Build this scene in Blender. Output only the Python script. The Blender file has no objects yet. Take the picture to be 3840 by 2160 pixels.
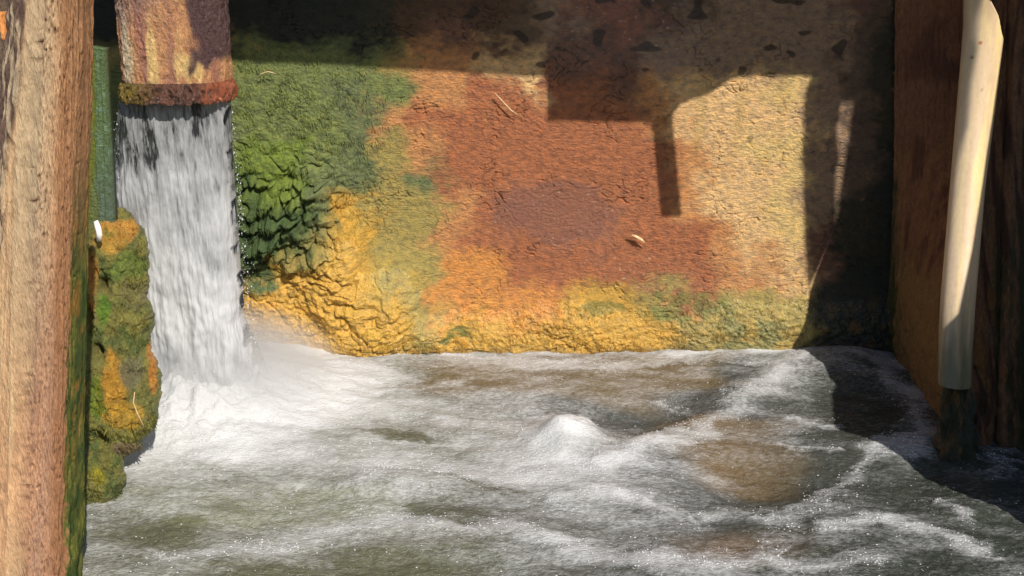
import bpy, math
import numpy as np
from mathutils import Vector

C = bpy.context.scene
COL = C.collection
# ------------------------------------------------------------------ camera
CAM = np.array([0.0, -2.5, 1.11]); PITCH = math.radians(20); F = 3325.0
cd = bpy.data.cameras.new('camera'); cam = bpy.data.objects.new('camera', cd); COL.objects.link(cam)
cam.location = CAM; cam.rotation_euler = (math.radians(90) - PITCH, 0, 0)
cd.sensor_width = 36; cd.lens = 36 * F / 3840; cd.clip_start = 0.02; cd.clip_end = 500
C.camera = cam
# ------------------------------------------------------------------ sun and sky
SR, SS = 0.62, 1.15                       # sunlight travels (-SR, 1, -SS)
d = Vector((-SR, 1, -SS)).normalized()
sun_el = math.asin(-d.z); sun_az = math.atan2(-d.x, -d.y)   # azimuth measured from +Y towards +X
w = bpy.data.worlds.new('World'); C.world = w; w.use_nodes = True
nt = w.node_tree; bg = nt.nodes['Background']
sky = nt.nodes.new('ShaderNodeTexSky'); sky.sky_type = 'NISHITA'; sky.sun_disc = False
sky.sun_elevation = sun_el; sky.sun_rotation = sun_az
nt.links.new(sky.outputs[0], bg.inputs[0]); bg.inputs[1].default_value = 0.08
sl = bpy.data.lights.new('sun', 'SUN'); so = bpy.data.objects.new('sun', sl); COL.objects.link(so)
sl.energy = 4.8; sl.angle = math.radians(0.5); sl.color = (1.0, 0.945, 0.87)
so.rotation_euler = d.to_track_quat('-Z', 'Y').to_euler(); so.location = (1, -3, 4)
C.view_settings.view_transform = 'Standard'; C.view_settings.look = 'None'
C.view_settings.gamma = 1; C.view_settings.use_curve_mapping = False; C.view_settings.exposure = 0.0
C.cycles.volume_bounces = 4

# ------------------------------------------------------------------ picking points of the place by where they are seen
cp, sp = math.cos(PITCH), math.sin(PITCH)
def ray(px, py):
    a = (px - 1920) / F; b = -(py - 1080) / F
    return np.array([a, cp + b * sp, -sp + b * cp])
def atY(px, py, Y):
    r = ray(px, py); return CAM + r * ((Y - CAM[1]) / r[1])
def atZ(px, py, Z=0.0):
    r = ray(px, py); return CAM + r * ((Z - CAM[2]) / r[2])
def toPX(P):
    v = P - CAM
    dep = v[..., 1] * cp - v[..., 2] * sp
    up = v[..., 1] * sp + v[..., 2] * cp
    return 1920 + F * v[..., 0] / dep, 1080 - F * up / dep

# ------------------------------------------------------------------ noise
rng = np.random.RandomState(11)
PERM = rng.permutation(256); PERM = np.concatenate([PERM, PERM, PERM])
GA = rng.rand(256) * 2 * np.pi; GX, GY = np.cos(GA), np.sin(GA)
RA, RB = rng.rand(256), rng.rand(256)
def pn(x, y):
    x = np.asarray(x, float); y = np.asarray(y, float)
    xi = np.floor(x).astype(int); yi = np.floor(y).astype(int); xf = x - xi; yf = y - yi
    xi &= 255; yi &= 255
    u = xf * xf * xf * (xf * (xf * 6 - 15) + 10); v = yf * yf * yf * (yf * (yf * 6 - 15) + 10)
    def g(ix, iy, fx, fy):
        h = PERM[PERM[ix] + iy] ; return GX[h] * fx + GY[h] * fy
    a = g(xi, yi, xf, yf); b = g(xi + 1, yi, xf - 1, yf); c = g(xi, yi + 1, xf, yf - 1); e = g(xi + 1, yi + 1, xf - 1, yf - 1)
    return 1.5 * ((a + u * (b - a)) + v * ((c + u * (e - c)) - (a + u * (b - a))))
def fbm(x, y, o=4, gain=0.5):
    s = 0; a = 1; f = 1
    for k in range(o):
        s = s + a * pn(x * f + 17.3 * k, y * f + 9.1 * k); a *= gain; f *= 2.03
    return s
def cells(x, y):
    xi = np.floor(x).astype(int); yi = np.floor(y).astype(int)
    f1 = np.full(x.shape, 9.0); f2 = np.full(x.shape, 9.0); cid = np.zeros(x.shape)
    for i in (-1, 0, 1):
        for j in (-1, 0, 1):
            h = PERM[PERM[(xi + i) & 255] + ((yi + j) & 255)]
            dd = np.hypot(xi + i + RA[h] - x, yi + j + RB[h] - y)
            m = dd < f1
            f2 = np.where(m, f1, np.minimum(f2, dd)); cid = np.where(m, RA[(h * 7) & 255], cid); f1 = np.where(m, dd, f1)
    return f1, f2, cid
def G(px, py, cx, cy, sx, sy, p=2):
    return np.exp(-(np.abs((px - cx) / sx) ** p + np.abs((py - cy) / sy) ** p))
def ss(a, b, x):
    t = np.clip((x - a) / (b - a), 0, 1); return t * t * (3 - 2 * t)
def saw(t, k=0.22):                       # slow rise, quick fall: overlapping ledges
    f = t - np.floor(t); return np.where(f < 1 - k, f / (1 - k), (1 - f) / k)
def lin(c):
    c = np.asarray(c, float) / 255.0
    return np.where(c <= 0.04045, c / 12.92, ((c + 0.055) / 1.055) ** 2.4)
def mixc(a, b, t):
    t = np.asarray(t)[..., None]; return a * (1 - t) + b * t

# ------------------------------------------------------------------ materials
def new_mat(name):
    m = bpy.data.materials.new(name); m.use_nodes = True
    return m, m.node_tree, m.node_tree.nodes['Principled BSDF']
def N(nt, t, **kw):
    n = nt.nodes.new(t)
    for k, v in kw.items():
        if k in n.inputs: n.inputs[k].default_value = v
        else: setattr(n, k, v)
    return n
def noise_node(nt, vec, scale, detail=4, rough=0.55, stretch=(1, 1, 1)):
    mp = N(nt, 'ShaderNodeMapping'); mp.inputs['Scale'].default_value = stretch
    nt.links.new(vec, mp.inputs['Vector'])
    n = N(nt, 'ShaderNodeTexNoise', Scale=scale, Detail=detail, Roughness=rough)
    nt.links.new(mp.outputs[0], n.inputs['Vector']); return n
def maprange(nt, src, a, b, c, dd):
    m = N(nt, 'ShaderNodeMapRange'); nt.links.new(src, m.inputs[0])
    for i, v in zip((1, 2, 3, 4), (a, b, c, dd)): m.inputs[i].default_value = v
    return m
def crust_mat(name, color=None, scale=90, stretch=(1, 1, 1.6), bump=0.004, rough=(0.35, 0.7), vary=0.28, spec=0.5, pores=0.0, wet=0.0):
    m, nt, bs = new_mat(name); L = nt.links.new
    tc = N(nt, 'ShaderNodeTexCoord'); vec = tc.outputs['Object']
    n1 = noise_node(nt, vec, scale, 6, 0.62, stretch); n2 = noise_node(nt, vec, scale * 3.7, 3, 0.6, stretch)
    v1 = maprange(nt, n1.outputs[0], 0.25, 0.75, 1 - vary, 1 + vary)
    if color is None:
        at = N(nt, 'ShaderNodeAttribute', attribute_name='Col'); csrc = at.outputs['Color']
    else:
        rgb = N(nt, 'ShaderNodeRGB'); rgb.outputs[0].default_value = (*lin(color), 1); csrc = rgb.outputs[0]
    mx = N(nt, 'ShaderNodeVectorMath', operation='SCALE'); L(csrc, mx.inputs[0]); L(v1.outputs[0], mx.inputs['Scale'])
    v2 = maprange(nt, n2.outputs[0], 0.3, 0.7, 1 - vary * 1.3, 1 + vary * 1.1)
    mx2 = N(nt, 'ShaderNodeVectorMath', operation='SCALE'); L(mx.outputs[0], mx2.inputs[0]); L(v2.outputs[0], mx2.inputs['Scale'])
    cout = mx2.outputs[0]
    if pores > 0:
        vo = N(nt, 'ShaderNodeTexVoronoi', Scale=scale * 1.3)
        mp = N(nt, 'ShaderNodeMapping'); mp.inputs['Scale'].default_value = stretch
        L(vec, mp.inputs['Vector']); L(mp.outputs[0], vo.inputs['Vector'])
        pr = maprange(nt, vo.outputs['Distance'], 0.08, 0.26, 1 - pores, 1.0)
        m2 = N(nt, 'ShaderNodeVectorMath', operation='SCALE'); L(cout, m2.inputs[0]); L(pr.outputs[0], m2.inputs['Scale']); cout = m2.outputs[0]
    L(cout, bs.inputs['Base Color'])
    r = maprange(nt, n2.outputs[0], 0.35, 0.65, rough[0], rough[1]); L(r.outputs[0], bs.inputs['Roughness'])
    bs.inputs['Specular IOR Level'].default_value = spec
    if wet > 0:
        bs.inputs['Coat Weight'].default_value = wet; bs.inputs['Coat Roughness'].default_value = 0.12
    ad = N(nt, 'ShaderNodeMath', operation='MULTIPLY_ADD'); L(n2.outputs[0], ad.inputs[0]); ad.inputs[1].default_value = 0.45; L(n1.outputs[0], ad.inputs[2])
    bp = N(nt, 'ShaderNodeBump', Strength=1.0, Distance=bump); L(ad.outputs[0], bp.inputs['Height']); L(bp.outputs[0], bs.inputs['Normal'])
    if wet > 0: L(bp.outputs[0], bs.inputs['Coat Normal'])
    if color is None and wet == 0:      # alpha of the colour attribute holds how wet the spot is
        L(at.outputs['Alpha'], bs.inputs['Coat Weight']); bs.inputs['Coat Roughness'].default_value = 0.1
        n4 = noise_node(nt, vec, 170, 2, 0.5); b4 = N(nt, 'ShaderNodeBump', Strength=1.0, Distance=0.012); L(n4.outputs[0], b4.inputs['Height']); L(b4.outputs[0], bs.inputs['Coat Normal'])
    return m

M = {}
M['dry_crust'] = crust_mat('mineral_stained_concrete', None, 85, (1, 1, 2.2), 0.008, (0.45, 0.8), 0.20)
M['algae'] = crust_mat('wet_algae_mat', None, 100, (1, 1, 1.3), 0.009, (0.35, 0.7), 0.3)
M['wet_crust'] = crust_mat('wet_ochre_flowstone', None, 55, (1, 1, 1.2), 0.009, (0.2, 0.5), 0.18, 0.5, 0, 0.6)
M['post_wood'] = crust_mat('weathered_sandy_timber', None, 170, (1, 1, 0.16), 0.005, (0.6, 0.9), 0.20, 0.3, 0.2)
M['dark_wood'] = crust_mat('rust_stained_board', None, 120, (1, 1, 0.35), 0.010, (0.5, 0.85), 0.30, 0.35)
M['spout'] = crust_mat('mineral_streaked_spout', None, 110, (1, 1, 0.7), 0.010, (0.15, 0.45), 0.22, 0.6, 0, 0.7)
M['pipe'] = crust_mat('cream_plastic', None, 40, (1, 1, 0.4), 0.0006, (0.35, 0.55), 0.05)
M['moss'] = crust_mat('wet_moss', None, 130, (1, 1, 0.7), 0.010, (0.3, 0.65), 0.38, 0.5, 0, 0.2)
M['plain_timber'] = crust_mat('grey_timber', (120, 100, 82), 60, (1, 1, 1), 0.003)
M['straw'] = crust_mat('dry_straw', (235, 200, 150), 60, (1, 1, 1), 0.0005)
M['paper'] = crust_mat('pale_flake', (250, 245, 238), 60, (1, 1, 1), 0.0005, vary=0.05)

# ------------------------------------------------------------------ mesh building
def set_props(o, label=None, cat=None, group=None, kind=None):
    if label: o['label'] = label
    if cat: o['category'] = cat
    if group: o['group'] = group
    if kind: o['kind'] = kind
    return o
def empty(name, loc, label, cat, group=None):
    o = bpy.data.objects.new(name, None); COL.objects.link(o); o.location = [float(v) for v in loc]; o.empty_display_size = 0.05
    return set_props(o, label, cat, group)
def mesh_obj(name, verts, faces, mat, parent=None, col=None, smooth=True, extra=None):
    verts = np.asarray(verts, float).reshape(-1, 3)
    if parent is not None: verts = verts - np.array(parent.location)
    me = bpy.data.meshes.new(name)
    if isinstance(faces, np.ndarray):
        n = faces.shape[1]
        me.vertices.add(len(verts)); me.vertices.foreach_set('co', verts.astype(np.float32).ravel())
        me.loops.add(faces.size); me.loops.foreach_set('vertex_index', faces.astype(np.int32).ravel())
        me.polygons.add(len(faces)); me.polygons.foreach_set('loop_start', np.arange(0, faces.size, n, dtype=np.int32))
        me.polygons.foreach_set('loop_total', np.full(len(faces), n, dtype=np.int32))
        me.update(calc_edges=True); me.validate()
    else:
        me.from_pydata([tuple(v) for v in verts], [], faces); me.update()
    if smooth: me.polygons.foreach_set('use_smooth', np.ones(len(me.polygons), dtype=bool))
    if col is not None:
        col = np.asarray(col, float); c4 = col.reshape(-1, 4) if col.shape[-1] == 4 else np.concatenate([col.reshape(-1, 3), np.zeros((col.size // 3, 1))], 1)
        a = me.color_attributes.new('Col', 'FLOAT_COLOR', 'POINT'); a.data.foreach_set('color', c4.astype(np.float32).ravel())
    if extra:
        for k, v in extra.items():
            a = me.attributes.new(k, 'FLOAT', 'POINT'); a.data.foreach_set('value', np.asarray(v, np.float32).ravel())
    me.materials.append(mat)
    o = bpy.data.objects.new(name, me); COL.objects.link(o)
    if parent is not None: o.parent = parent
    return o
def grid_faces(nu, nv, wrap=False, mask=None):
    i = np.arange(nu if wrap else nu - 1)[:, None]; j = np.arange(nv - 1)[None, :]
    a = i * nv + j; b = ((i + 1) % nu) * nv + j
    f = np.stack([a + 0 * j, b + 0 * j, b + 1, a + 1], -1)
    if mask is not None: f = f[mask]
    return f.reshape(-1, 4)
def grid_obj(name, P, mat, parent=None, col=None, wrap=False, **kw):
    nu, nv = P.shape[:2]
    return mesh_obj(name, P, grid_faces(nu, nv, wrap), mat, parent, col, **kw)
def sub_grid(name, P, colr, fmask, mat, parent, flip=False):
    nu, nv = P.shape[:2]; f = grid_faces(nu, nv, False, fmask)
    if flip: f = f[:, ::-1]
    used, inv = np.unique(f, return_inverse=True)
    return mesh_obj(name, P.reshape(-1, 3)[used], inv.reshape(-1, 4), mat, parent, colr.reshape(-1, colr.shape[-1])[used])

# ------------------------------------------------------------------ back wall: stained, algae-covered, crusted
PAL = {'g': (124, 134, 76), 'G': (118, 136, 54), 't': (112, 122, 78), 'D': (76, 96, 52), 'o': (206, 146, 92), 'r': (176, 110, 72), 'p': (162, 106, 80),
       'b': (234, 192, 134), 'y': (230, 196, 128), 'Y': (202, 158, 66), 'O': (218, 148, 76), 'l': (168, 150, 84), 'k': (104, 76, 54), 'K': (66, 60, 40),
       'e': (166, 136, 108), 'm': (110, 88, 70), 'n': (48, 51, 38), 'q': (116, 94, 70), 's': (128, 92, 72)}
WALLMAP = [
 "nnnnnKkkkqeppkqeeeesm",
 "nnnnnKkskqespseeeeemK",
 "lggggloobbssseeeeeemK",
 "ggggtgoorbrrsobbbyemK",
 "tgggtorrrrrrrobbbbemK",
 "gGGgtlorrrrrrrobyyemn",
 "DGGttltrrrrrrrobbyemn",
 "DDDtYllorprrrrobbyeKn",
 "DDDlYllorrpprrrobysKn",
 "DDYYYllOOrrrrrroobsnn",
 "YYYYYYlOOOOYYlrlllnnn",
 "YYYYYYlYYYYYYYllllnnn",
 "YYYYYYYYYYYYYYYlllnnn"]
def cmap(px, py, rows, pal, x0, dx, y0, dy, sharp=1.6, warp=55, seed=0.0):
    wx = px + warp * fbm(px / 170 + seed, py / 140, 4) + 22 * fbm(px / 34, py / 26 + seed, 3)
    wy = py + warp * 0.8 * fbm(px / 170 + 31 + seed, py / 140 + 7, 4) + 20 * fbm(px / 36 + 40, py / 22, 3)
    A = np.array([[pal[c] for c in r] for r in rows])           # rows x cols x (3)
    fx = np.clip((wx - x0) / dx, 0, A.shape[1] - 1.001); fy = np.clip((wy - y0) / dy, 0, A.shape[0] - 1.001)
    ix = fx.astype(int); iy = fy.astype(int); tx = fx - ix; ty = fy - iy
    def sh(t): return np.clip((t - 0.5) * sharp + 0.5, 0, 1) ** 2 * (3 - 2 * np.clip((t - 0.5) * sharp + 0.5, 0, 1))
    tx = sh(tx); ty = sh(ty)
    if A.ndim == 3: tx = tx[..., None]; ty = ty[..., None]
    return (A[iy, ix] * (1 - tx) + A[iy, ix + 1] * tx) * (1 - ty) + (A[iy + 1, ix] * (1 - tx) + A[iy + 1, ix + 1] * tx) * ty

PALL = {k: lin(v) for k, v in PAL.items()}
xs = np.concatenate([np.linspace(-1.75, -0.95, 90, endpoint=False), np.linspace(-0.95, 1.32, 1060)])
zs = np.concatenate([np.linspace(-0.14, 1.08, 560), np.linspace(1.085, 1.85, 60)])
X, Z = np.meshgrid(xs, zs, indexing='ij')
px, py = toPX(np.stack([X, 0 * X, Z], -1))
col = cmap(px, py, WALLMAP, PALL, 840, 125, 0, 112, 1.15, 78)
big = fbm(X * 3 + 5, Z * 3, 3)
wxx = X + 0.02 * fbm(X * 14, Z * 14, 3); wzz = Z + 0.015 * fbm(X * 12 + 50, Z * 18, 3)
rough_m = ss(-0.25, 0.5, fbm(X * 4 + 3, Z * 5 + 8, 3))                       # patchiness of the wrinkles
green = G(px, py, 1060, 760, 330, 330, 3)
ledge = G(px, py, 1040, 810, 210, 190, 4)
yl = np.maximum(G(px, py, 1400, 1150, 190, 170, 2.6), 0.75 * G(px, py, 1290, 960, 85, 130, 2.4))
yl2 = np.maximum(G(px, py, 1040, 1150, 150, 130, 4), G(px, py, 1190, 1080, 130, 110, 3))
low = ss(1060, 1250, py + 40 * big)
h = 0.005 * big
# fine overlapping scaly wrinkles
w1 = saw(wzz * 58 + 2.0 * fbm(X * 12, Z * 12, 3) + 0.6 * pn(X * 50, Z * 26), 0.3)
w2 = saw(wzz * 130 + 3.0 * fbm(X * 20 + 9, Z * 20, 3), 0.3)
brk = ss(-0.15, 0.4, pn(X * 16, Z * 38)) 
h += (0.0026 * w1 * (0.2 + brk) + 0.0010 * w2) * (0.15 + 0.7 * rough_m) * (1 - 0.75 * np.maximum(yl, yl2))
h += 0.0011 * fbm(X * 60, Z * 90, 3)
cr = 1 - np.abs(pn(wxx * 22, wzz * 48)); crack = ss(0.93, 1.0, cr) * ss(0.05, 0.35, pn(X * 9 + 70, Z * 9))
h -= 0.006 * crack
# algae drapes: deeper ledges with dark undersides
f1, f2, ci = cells(X * 17 + 0.6 * fbm(X * 14, Z * 14, 2), Z * 30 + 0.8 * fbm(X * 12 + 4, Z * 12, 2))
l1 = saw(-(Z * 15 + 0.9 * fbm(X * 7 + 2, Z * 7, 4)) * -1, 0.16)
h += green * (0.010 * (1 - f1) + 0.004 * fbm(X * 40, Z * 40, 3))
h += ledge * (0.040 * l1 * (0.5 + ss(-0.3, 0.4, pn(X * 11, Z * 9))) + 0.016 * np.sqrt(np.clip(1 - f1 * f1, 0, 1)) + 0.02 - 0.03 * ss(.25, .0, f2 - f1))
# flowstone lumps
f1, f2, ci = cells(X * 11 + 0.9 * fbm(X * 7, Z * 7, 3), Z * 13 + 0.9 * fbm(X * 7 + 30, Z * 7, 3))
g1, g2, gi = cells(X * 30 + 0.7 * fbm(X * 20, Z * 20, 2), Z * 42 + 0.7 * fbm(X * 20 + 8, Z * 20, 2))
nod = 0.022 * (np.sqrt(np.clip(1.1 - f1 * f1, 0, 2)) - 0.6 + 0.15 * ci) - 0.003 * ss(0.16, 0.0, f2 - f1)
nod2 = 0.008 * (np.sqrt(np.clip(1.1 - g1 * g1, 0, 2)) - 0.5 + 0.3 * gi) - 0.001 * ss(0.2, 0.0, g2 - g1) + 0.005 * fbm(X * 45, Z * 60, 3)
h += yl * (0.075 + 1.6 * nod + nod2 * 0.8) + yl2 * (0.03 + 1.4 * nod + nod2 * 0.8)
lowm = low * (1 - yl) * (1 - 0.7 * yl2)
h += lowm * (0.028 + 0.45 * nod + 0.8 * nod2) * (0.8 + 0.3 * big)
# a smaller lump right of the big one
h += 0.03 * G(px, py, 1620, 1240, 70, 60, 3)
droop = 0.0 + 0.5 * ledge + 0.35 * yl + 0.2 * lowm
P = np.stack([X + 0.1 * h * pn(X * 10, Z * 10), -h, Z - droop * np.clip(h, 0, 1)], -1)
# colour refinements (pigment, with some painted sparkle)
v = 1 + 0.10 * fbm(X * 30, Z * 50, 3) + 0.10 * (w1 - 0.5) * rough_m
col = col * v[..., None]
mot = fbm(X * 45, Z * 60, 4)
col = mixc(col, col * np.array([1.18, 1.1, 0.95]), ss(0, 0.7, mot)); col = mixc(col, col * np.array([0.74, 0.74, 0.8]), ss(0.05, 0.8, -mot))
def patch(c, rgb, m): return mixc(c, lin(rgb) * np.ones_like(c), np.clip(m, 0, 1))
nz = 0.5 * fbm(X * 16, Z * 22, 4)
purp = ss(0.36, 0.56, G(px, py, 2085, 795, 270, 125, 3) * (0.8 + 0.9 * nz))
col = patch(col, (146, 92, 70), 0.75 * purp)
col = patch(col, (214, 168, 52), yl * ss(-0.2, 0.5, nz) * 0.7)
col = patch(col, (222, 158, 52), np.clip(yl2 + lowm * 0.35, 0, 1) * ss(-0.1, 0.4, -nz) * 0.5)
col = patch(col, (110, 118, 58), ss(0.35, 0.6, G(px, py, 2250, 1150, 100, 28, 3) * (0.75 + nz * 1.3)) * 0.6)
col = patch(col, (104, 122, 56), ss(0.35, 0.65, G(px, py, 2560, 1140, 190, 60, 3) * (0.75 + nz * 1.3)) * 0.6)
col = patch(col, (128, 130, 80), ss(0.35, 0.65, G(px, py, 2800, 1230, 140, 80, 3) * (0.75 + nz * 1.3)) * 0.6)
col = patch(col, (70, 96, 40), ss(0.4, 0.6, G(px, py, 1715, 1235, 70, 34, 3) * (0.8 + nz * 1.4)) * 0.7)
streak = ss(0.1, 0.5, pn(X * 18 + 3, Z * 1.5)) * G(px, py, 2780, 450, 230, 160, 4)
col = patch(col, (196, 162, 92), streak * 0.45)
specks = ss(0.62, 0.75, pn(X * 26 + 11, Z * 50)) * ss(2100, 2500, px) * ss(1000, 600, py)
col = patch(col, (150, 120, 78), specks * 0.7)
spot = ss(0.5, 0.6, pn(X * 15 + 4, Z * 24 + 3)) * ss(330, 250, py) * ss(1500, 1800, px)
col = patch(col, (58, 46, 36), spot * 0.8)
col = patch(col, (250, 235, 205), ss(0.62, 0.8, pn(X * 70, Z * 110)) * np.clip(G(px, py, 2500, 1020, 300, 70, 3) + purp * 0.5 + 0.8 * G(px, py, 2350, 120, 250, 150, 4), 0, 1) * 0.5)  # white specks painted in as sparkle on the wet patches
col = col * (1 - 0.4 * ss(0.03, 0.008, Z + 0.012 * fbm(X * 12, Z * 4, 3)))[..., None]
wet_ = np.clip(0.45 * purp + 0.3 * ss(0.2, 0.8, G(px, py, 2080, 800, 330, 150, 4) + 0.5 * nz) + 0.7 * ss(0.3, 0.8, G(px, py, 2350, 110, 300, 170, 4) + 0.4 * nz) + 0.5 * ss(950, 1150, py) + 0.35 * G(px, py, 2600, 1030, 400, 80, 4), 0, 1)
col = np.concatenate([np.clip(col, 0, 1), wet_[..., None]], -1)
wall = empty('back_wall', (0.0, 0.0, 0.0), 'wide wet back wall stained green, rust orange and buff behind the falling water', 'wall')
fc = lambda a: 0.25 * (a[:-1, :-1] + a[1:, :-1] + a[:-1, 1:] + a[1:, 1:])
jag = 0.12 * fbm(X * 20, Z * 20, 3)
yel_m = fc(np.maximum.reduce([yl, yl2, low * ss(0, 1, 1)]) + jag) > 0.42
grn_m = (fc(G(px, py, 1080, 560, 400, 480, 4) + jag) > 0.42) & ~yel_m
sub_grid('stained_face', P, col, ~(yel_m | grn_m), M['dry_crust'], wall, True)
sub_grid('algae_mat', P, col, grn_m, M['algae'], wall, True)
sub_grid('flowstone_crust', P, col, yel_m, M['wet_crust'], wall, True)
# solid body behind the crust
def box(name, a, b, mat, parent=None, **kw):
    (x0, y0, z0), (x1, y1, z1) = a, b
    v = [(x0, y0, z0), (x1, y0, z0), (x1, y1, z0), (x0, y1, z0), (x0, y0, z1), (x1, y0, z1), (x1, y1, z1), (x0, y1, z1)]
    f = [(0, 3, 2, 1), (4, 5, 6, 7), (0, 1, 5, 4), (1, 2, 6, 5), (2, 3, 7, 6), (3, 0, 4, 7)]
    return mesh_obj(name, v, f, mat, parent, smooth=False, **kw)
box('wall_core', (-1.78, 0.012, -0.5), (1.4, 0.3, 1.84), M['plain_timber'], wall)

def strands(name, P, Nn, cols, mat, parent, L0, L1, seed=1, wdt=0.0011, kind='stuff'):
    r = np.random.RandomState(seed); n = len(P); ln = r.uniform(L0, L1, n) * (0.5 + r.rand(n)); th = r.uniform(-0.5, 0.5, n)
    dn = np.stack([np.sin(th), 0 * th, -np.cos(th)], -1); sd = np.stack([np.cos(th), 0 * th, np.sin(th)], -1) * wdt * r.uniform(0.6, 1.5, (n, 1))
    k = np.array([0, 0.35, 0.7, 1.0]); V = []
    for i_, t in enumerate(k):
        c = P + dn * (ln * t)[:, None] + Nn * (0.002 + 0.5 * ln * t * (1 - 0.9 * t))[:, None]; w_ = sd * (1 - 0.75 * t)
        V += [c - w_, c + w_, c + Nn * 0.0009]
    V = np.stack(V, 1); F_ = []
    for i_ in range(3):
        b_ = 3 * i_; F_ += [(b_, b_ + 2, b_ + 5, b_ + 3), (b_ + 2, b_ + 1, b_ + 4, b_ + 5), (b_ + 1, b_, b_ + 3, b_ + 4)]
    Fc = (np.array(F_)[None] + (np.arange(n) * 12)[:, None, None]).reshape(-1, 4)
    o = mesh_obj(name, V.reshape(-1, 3), Fc, mat, parent, np.repeat(cols * r.uniform(0.7, 1.5, (n, 1)), 12, 0)); o['kind'] = kind; return o
M['strand'] = crust_mat('algae_strand', None, 90, (1, 1, 1), 0.001, (0.25, 0.5), 0.2)
_r = np.random.RandomState(3); _w = (np.clip(G(px, py, 1050, 640, 330, 420, 4) - 0.9 * yl - 0.8 * yl2, 0, 1) * ss(-0.2, 0.4, fbm(X * 18, Z * 18, 3)) * (Z > 0.02) * (py > 150)).ravel()
_i = _r.choice(_w.size, 5200, p=_w / _w.sum())
strands('algae_strands', P.reshape(-1, 3)[_i], np.tile([0, -1.0, 0], (5200, 1)), col.reshape(-1, 4)[_i, :3], M['strand'], wall, 0.004, 0.012)
_w = (np.clip(low * ss(900, 1700, px), 0, 1) * ss(0.0, 0.5, fbm(X * 18 + 3, Z * 18, 3)) * (Z > 0.0) * (px < 3100)).ravel()
_i = _r.choice(_w.size, 1500, p=_w / _w.sum())
strands('algae_strands', P.reshape(-1, 3)[_i], np.tile([0, -1.0, 0], (1500, 1)), col.reshape(-1, 4)[_i, :3], M['strand'], wall, 0.003, 0.009, 2)

# ------------------------------------------------------------------ water
def FD(rows): return [[float(c) / 9 for c in r] for r in rows]
FOAM = [
 "999999864333333445421",
 "999999754333333443210",
 "999999842332222322210",
 "999999865443111301210",
 "999999755584113200110",
 "788987655686442101110",
 "566666656665431001100",
 "344223342354321011000",
 "211223443333321111200",
 "333333232332211111210",
 "432100013322233212111"]
FPAL = {str(i): i / 9.0 for i in range(10)}
# texture-like sampling of the foam layout on the real water plane
wx_ = np.linspace(-1.5, 1.75, 1150); wy_ = np.linspace(-1.62, 0.03, 640)
X, Y = np.meshgrid(wx_, wy_, indexing='ij')
px, py = toPX(np.stack([X, Y, 0 * X], -1))
sx = px + 120 * fbm(X * 3, Y * 7, 3); sy = py + 30 * fbm(X * 3 + 9, Y * 9, 3)
foam = cmap(sx, sy, FOAM, FPAL, 300, 177, 1220, 94, 1.1, 30, 3.3)
RIB = [([(2995, 1340), (2950, 1400), (2800, 1470), (2650, 1590), (2420, 1680), (2250, 1745)], 48, .55), ([(2560, 1330), (2800, 1300), (3100, 1310), (3300, 1370), (3420, 1480), (3480, 1600), (3400, 1690)], 44, .42),
       ([(3480, 1600), (3300, 1700), (3180, 1800), (3080, 1880), (2900, 1960)], 34, .45), ([(3080, 1965), (3300, 1950), (3500, 2010), (3660, 2060)], 34, .55), ([(3510, 1870), (3630, 1930)], 22, .5),
       ([(2880, 2080), (3050, 2130), (3300, 2090)], 30, .45), ([(1900, 1980), (1600, 1955), (1250, 2000), (1000, 2050), (600, 2090)], 36, .35), ([(1900, 1980), (2200, 2080), (2600, 2110), (2900, 2060)], 34, .4),
       ([(2250, 1745), (2000, 1790), (1700, 1800), (1400, 1770)], 52, .35), ([(2080, 1860), (2300, 1835), (2600, 1950), (2900, 1900)], 26, .35), ([(1300, 1310), (1700, 1335), (2200, 1375), (2500, 1355), (2700, 1325)], 20, .3),
       ([(2940, 1555), (3120, 1592)], 13, .4), ([(2920, 1660), (3160, 1690)], 11, .45), ([(2450, 1500), (2640, 1530)], 14, .35), ([(3600, 2010), (3760, 2120)], 12, .4), ([(3620, 1700), (3820, 1760)], 10, .3), ([(1500, 1560), (1800, 1590), (2000, 1640)], 22, .2)]
LENS = [(2500, 1550, 330, 90), (2900, 1790, 300, 130), (3170, 1510, 190, 80), (3440, 1800, 170, 70), (1520, 2130, 400, 60), (1740, 1430, 150, 32), (640, 2010, 170, 40), (1750, 1890, 110, 45), (3440, 2110, 230, 40), (2650, 1450, 120, 40), (2700, 1370, 260, 14), (1500, 1640, 220, 22)]
jx = px + 60 * fbm(X * 5 + 3, Y * 9, 4) + 22 * fbm(X * 22, Y * 30, 3); jy = py + 26 * fbm(X * 5 + 30, Y * 10 + 5, 4) + 10 * fbm(X * 24 + 7, Y * 34, 3)
kx = jx + 150 * fbm(X * 3 + 8, Y * 6, 3); ky = jy + 45 * fbm(X * 3 + 40, Y * 7 + 5, 3)
thin = ss(1.0, 0.6, foam); rib = 0 * foam
for pts, wd, st_ in RIB:
    for (xa, ya), (xb, yb) in zip(pts[:-1], pts[1:]):
        t_ = np.clip(((jx - xa) * (xb - xa) + (jy - ya) * (yb - ya)) / ((xb - xa) ** 2 + (yb - ya) ** 2), 0, 1)
        rib = np.maximum(rib, st_ * np.exp(-(np.hypot((jx - xa - t_ * (xb - xa)) * 0.75, jy - ya - t_ * (yb - ya)) / (0.85 * wd)) ** 2))
foam = foam * (0.94 - 0.22 * thin) + 0.85 * rib * thin + 0.15 * fbm(X * 5 + 2 * Y, Y * 16 + X * 2, 4) * thin
for a, b2, s1, s2 in LENS:
    mk = np.exp(-((((kx - a) / s1) ** 2 + ((ky - b2) / s2) ** 2)) ** 2); foam = foam * (1 - 0.95 * mk * (1 - 0.6 * np.clip(rib * 2, 0, 1)))
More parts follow.
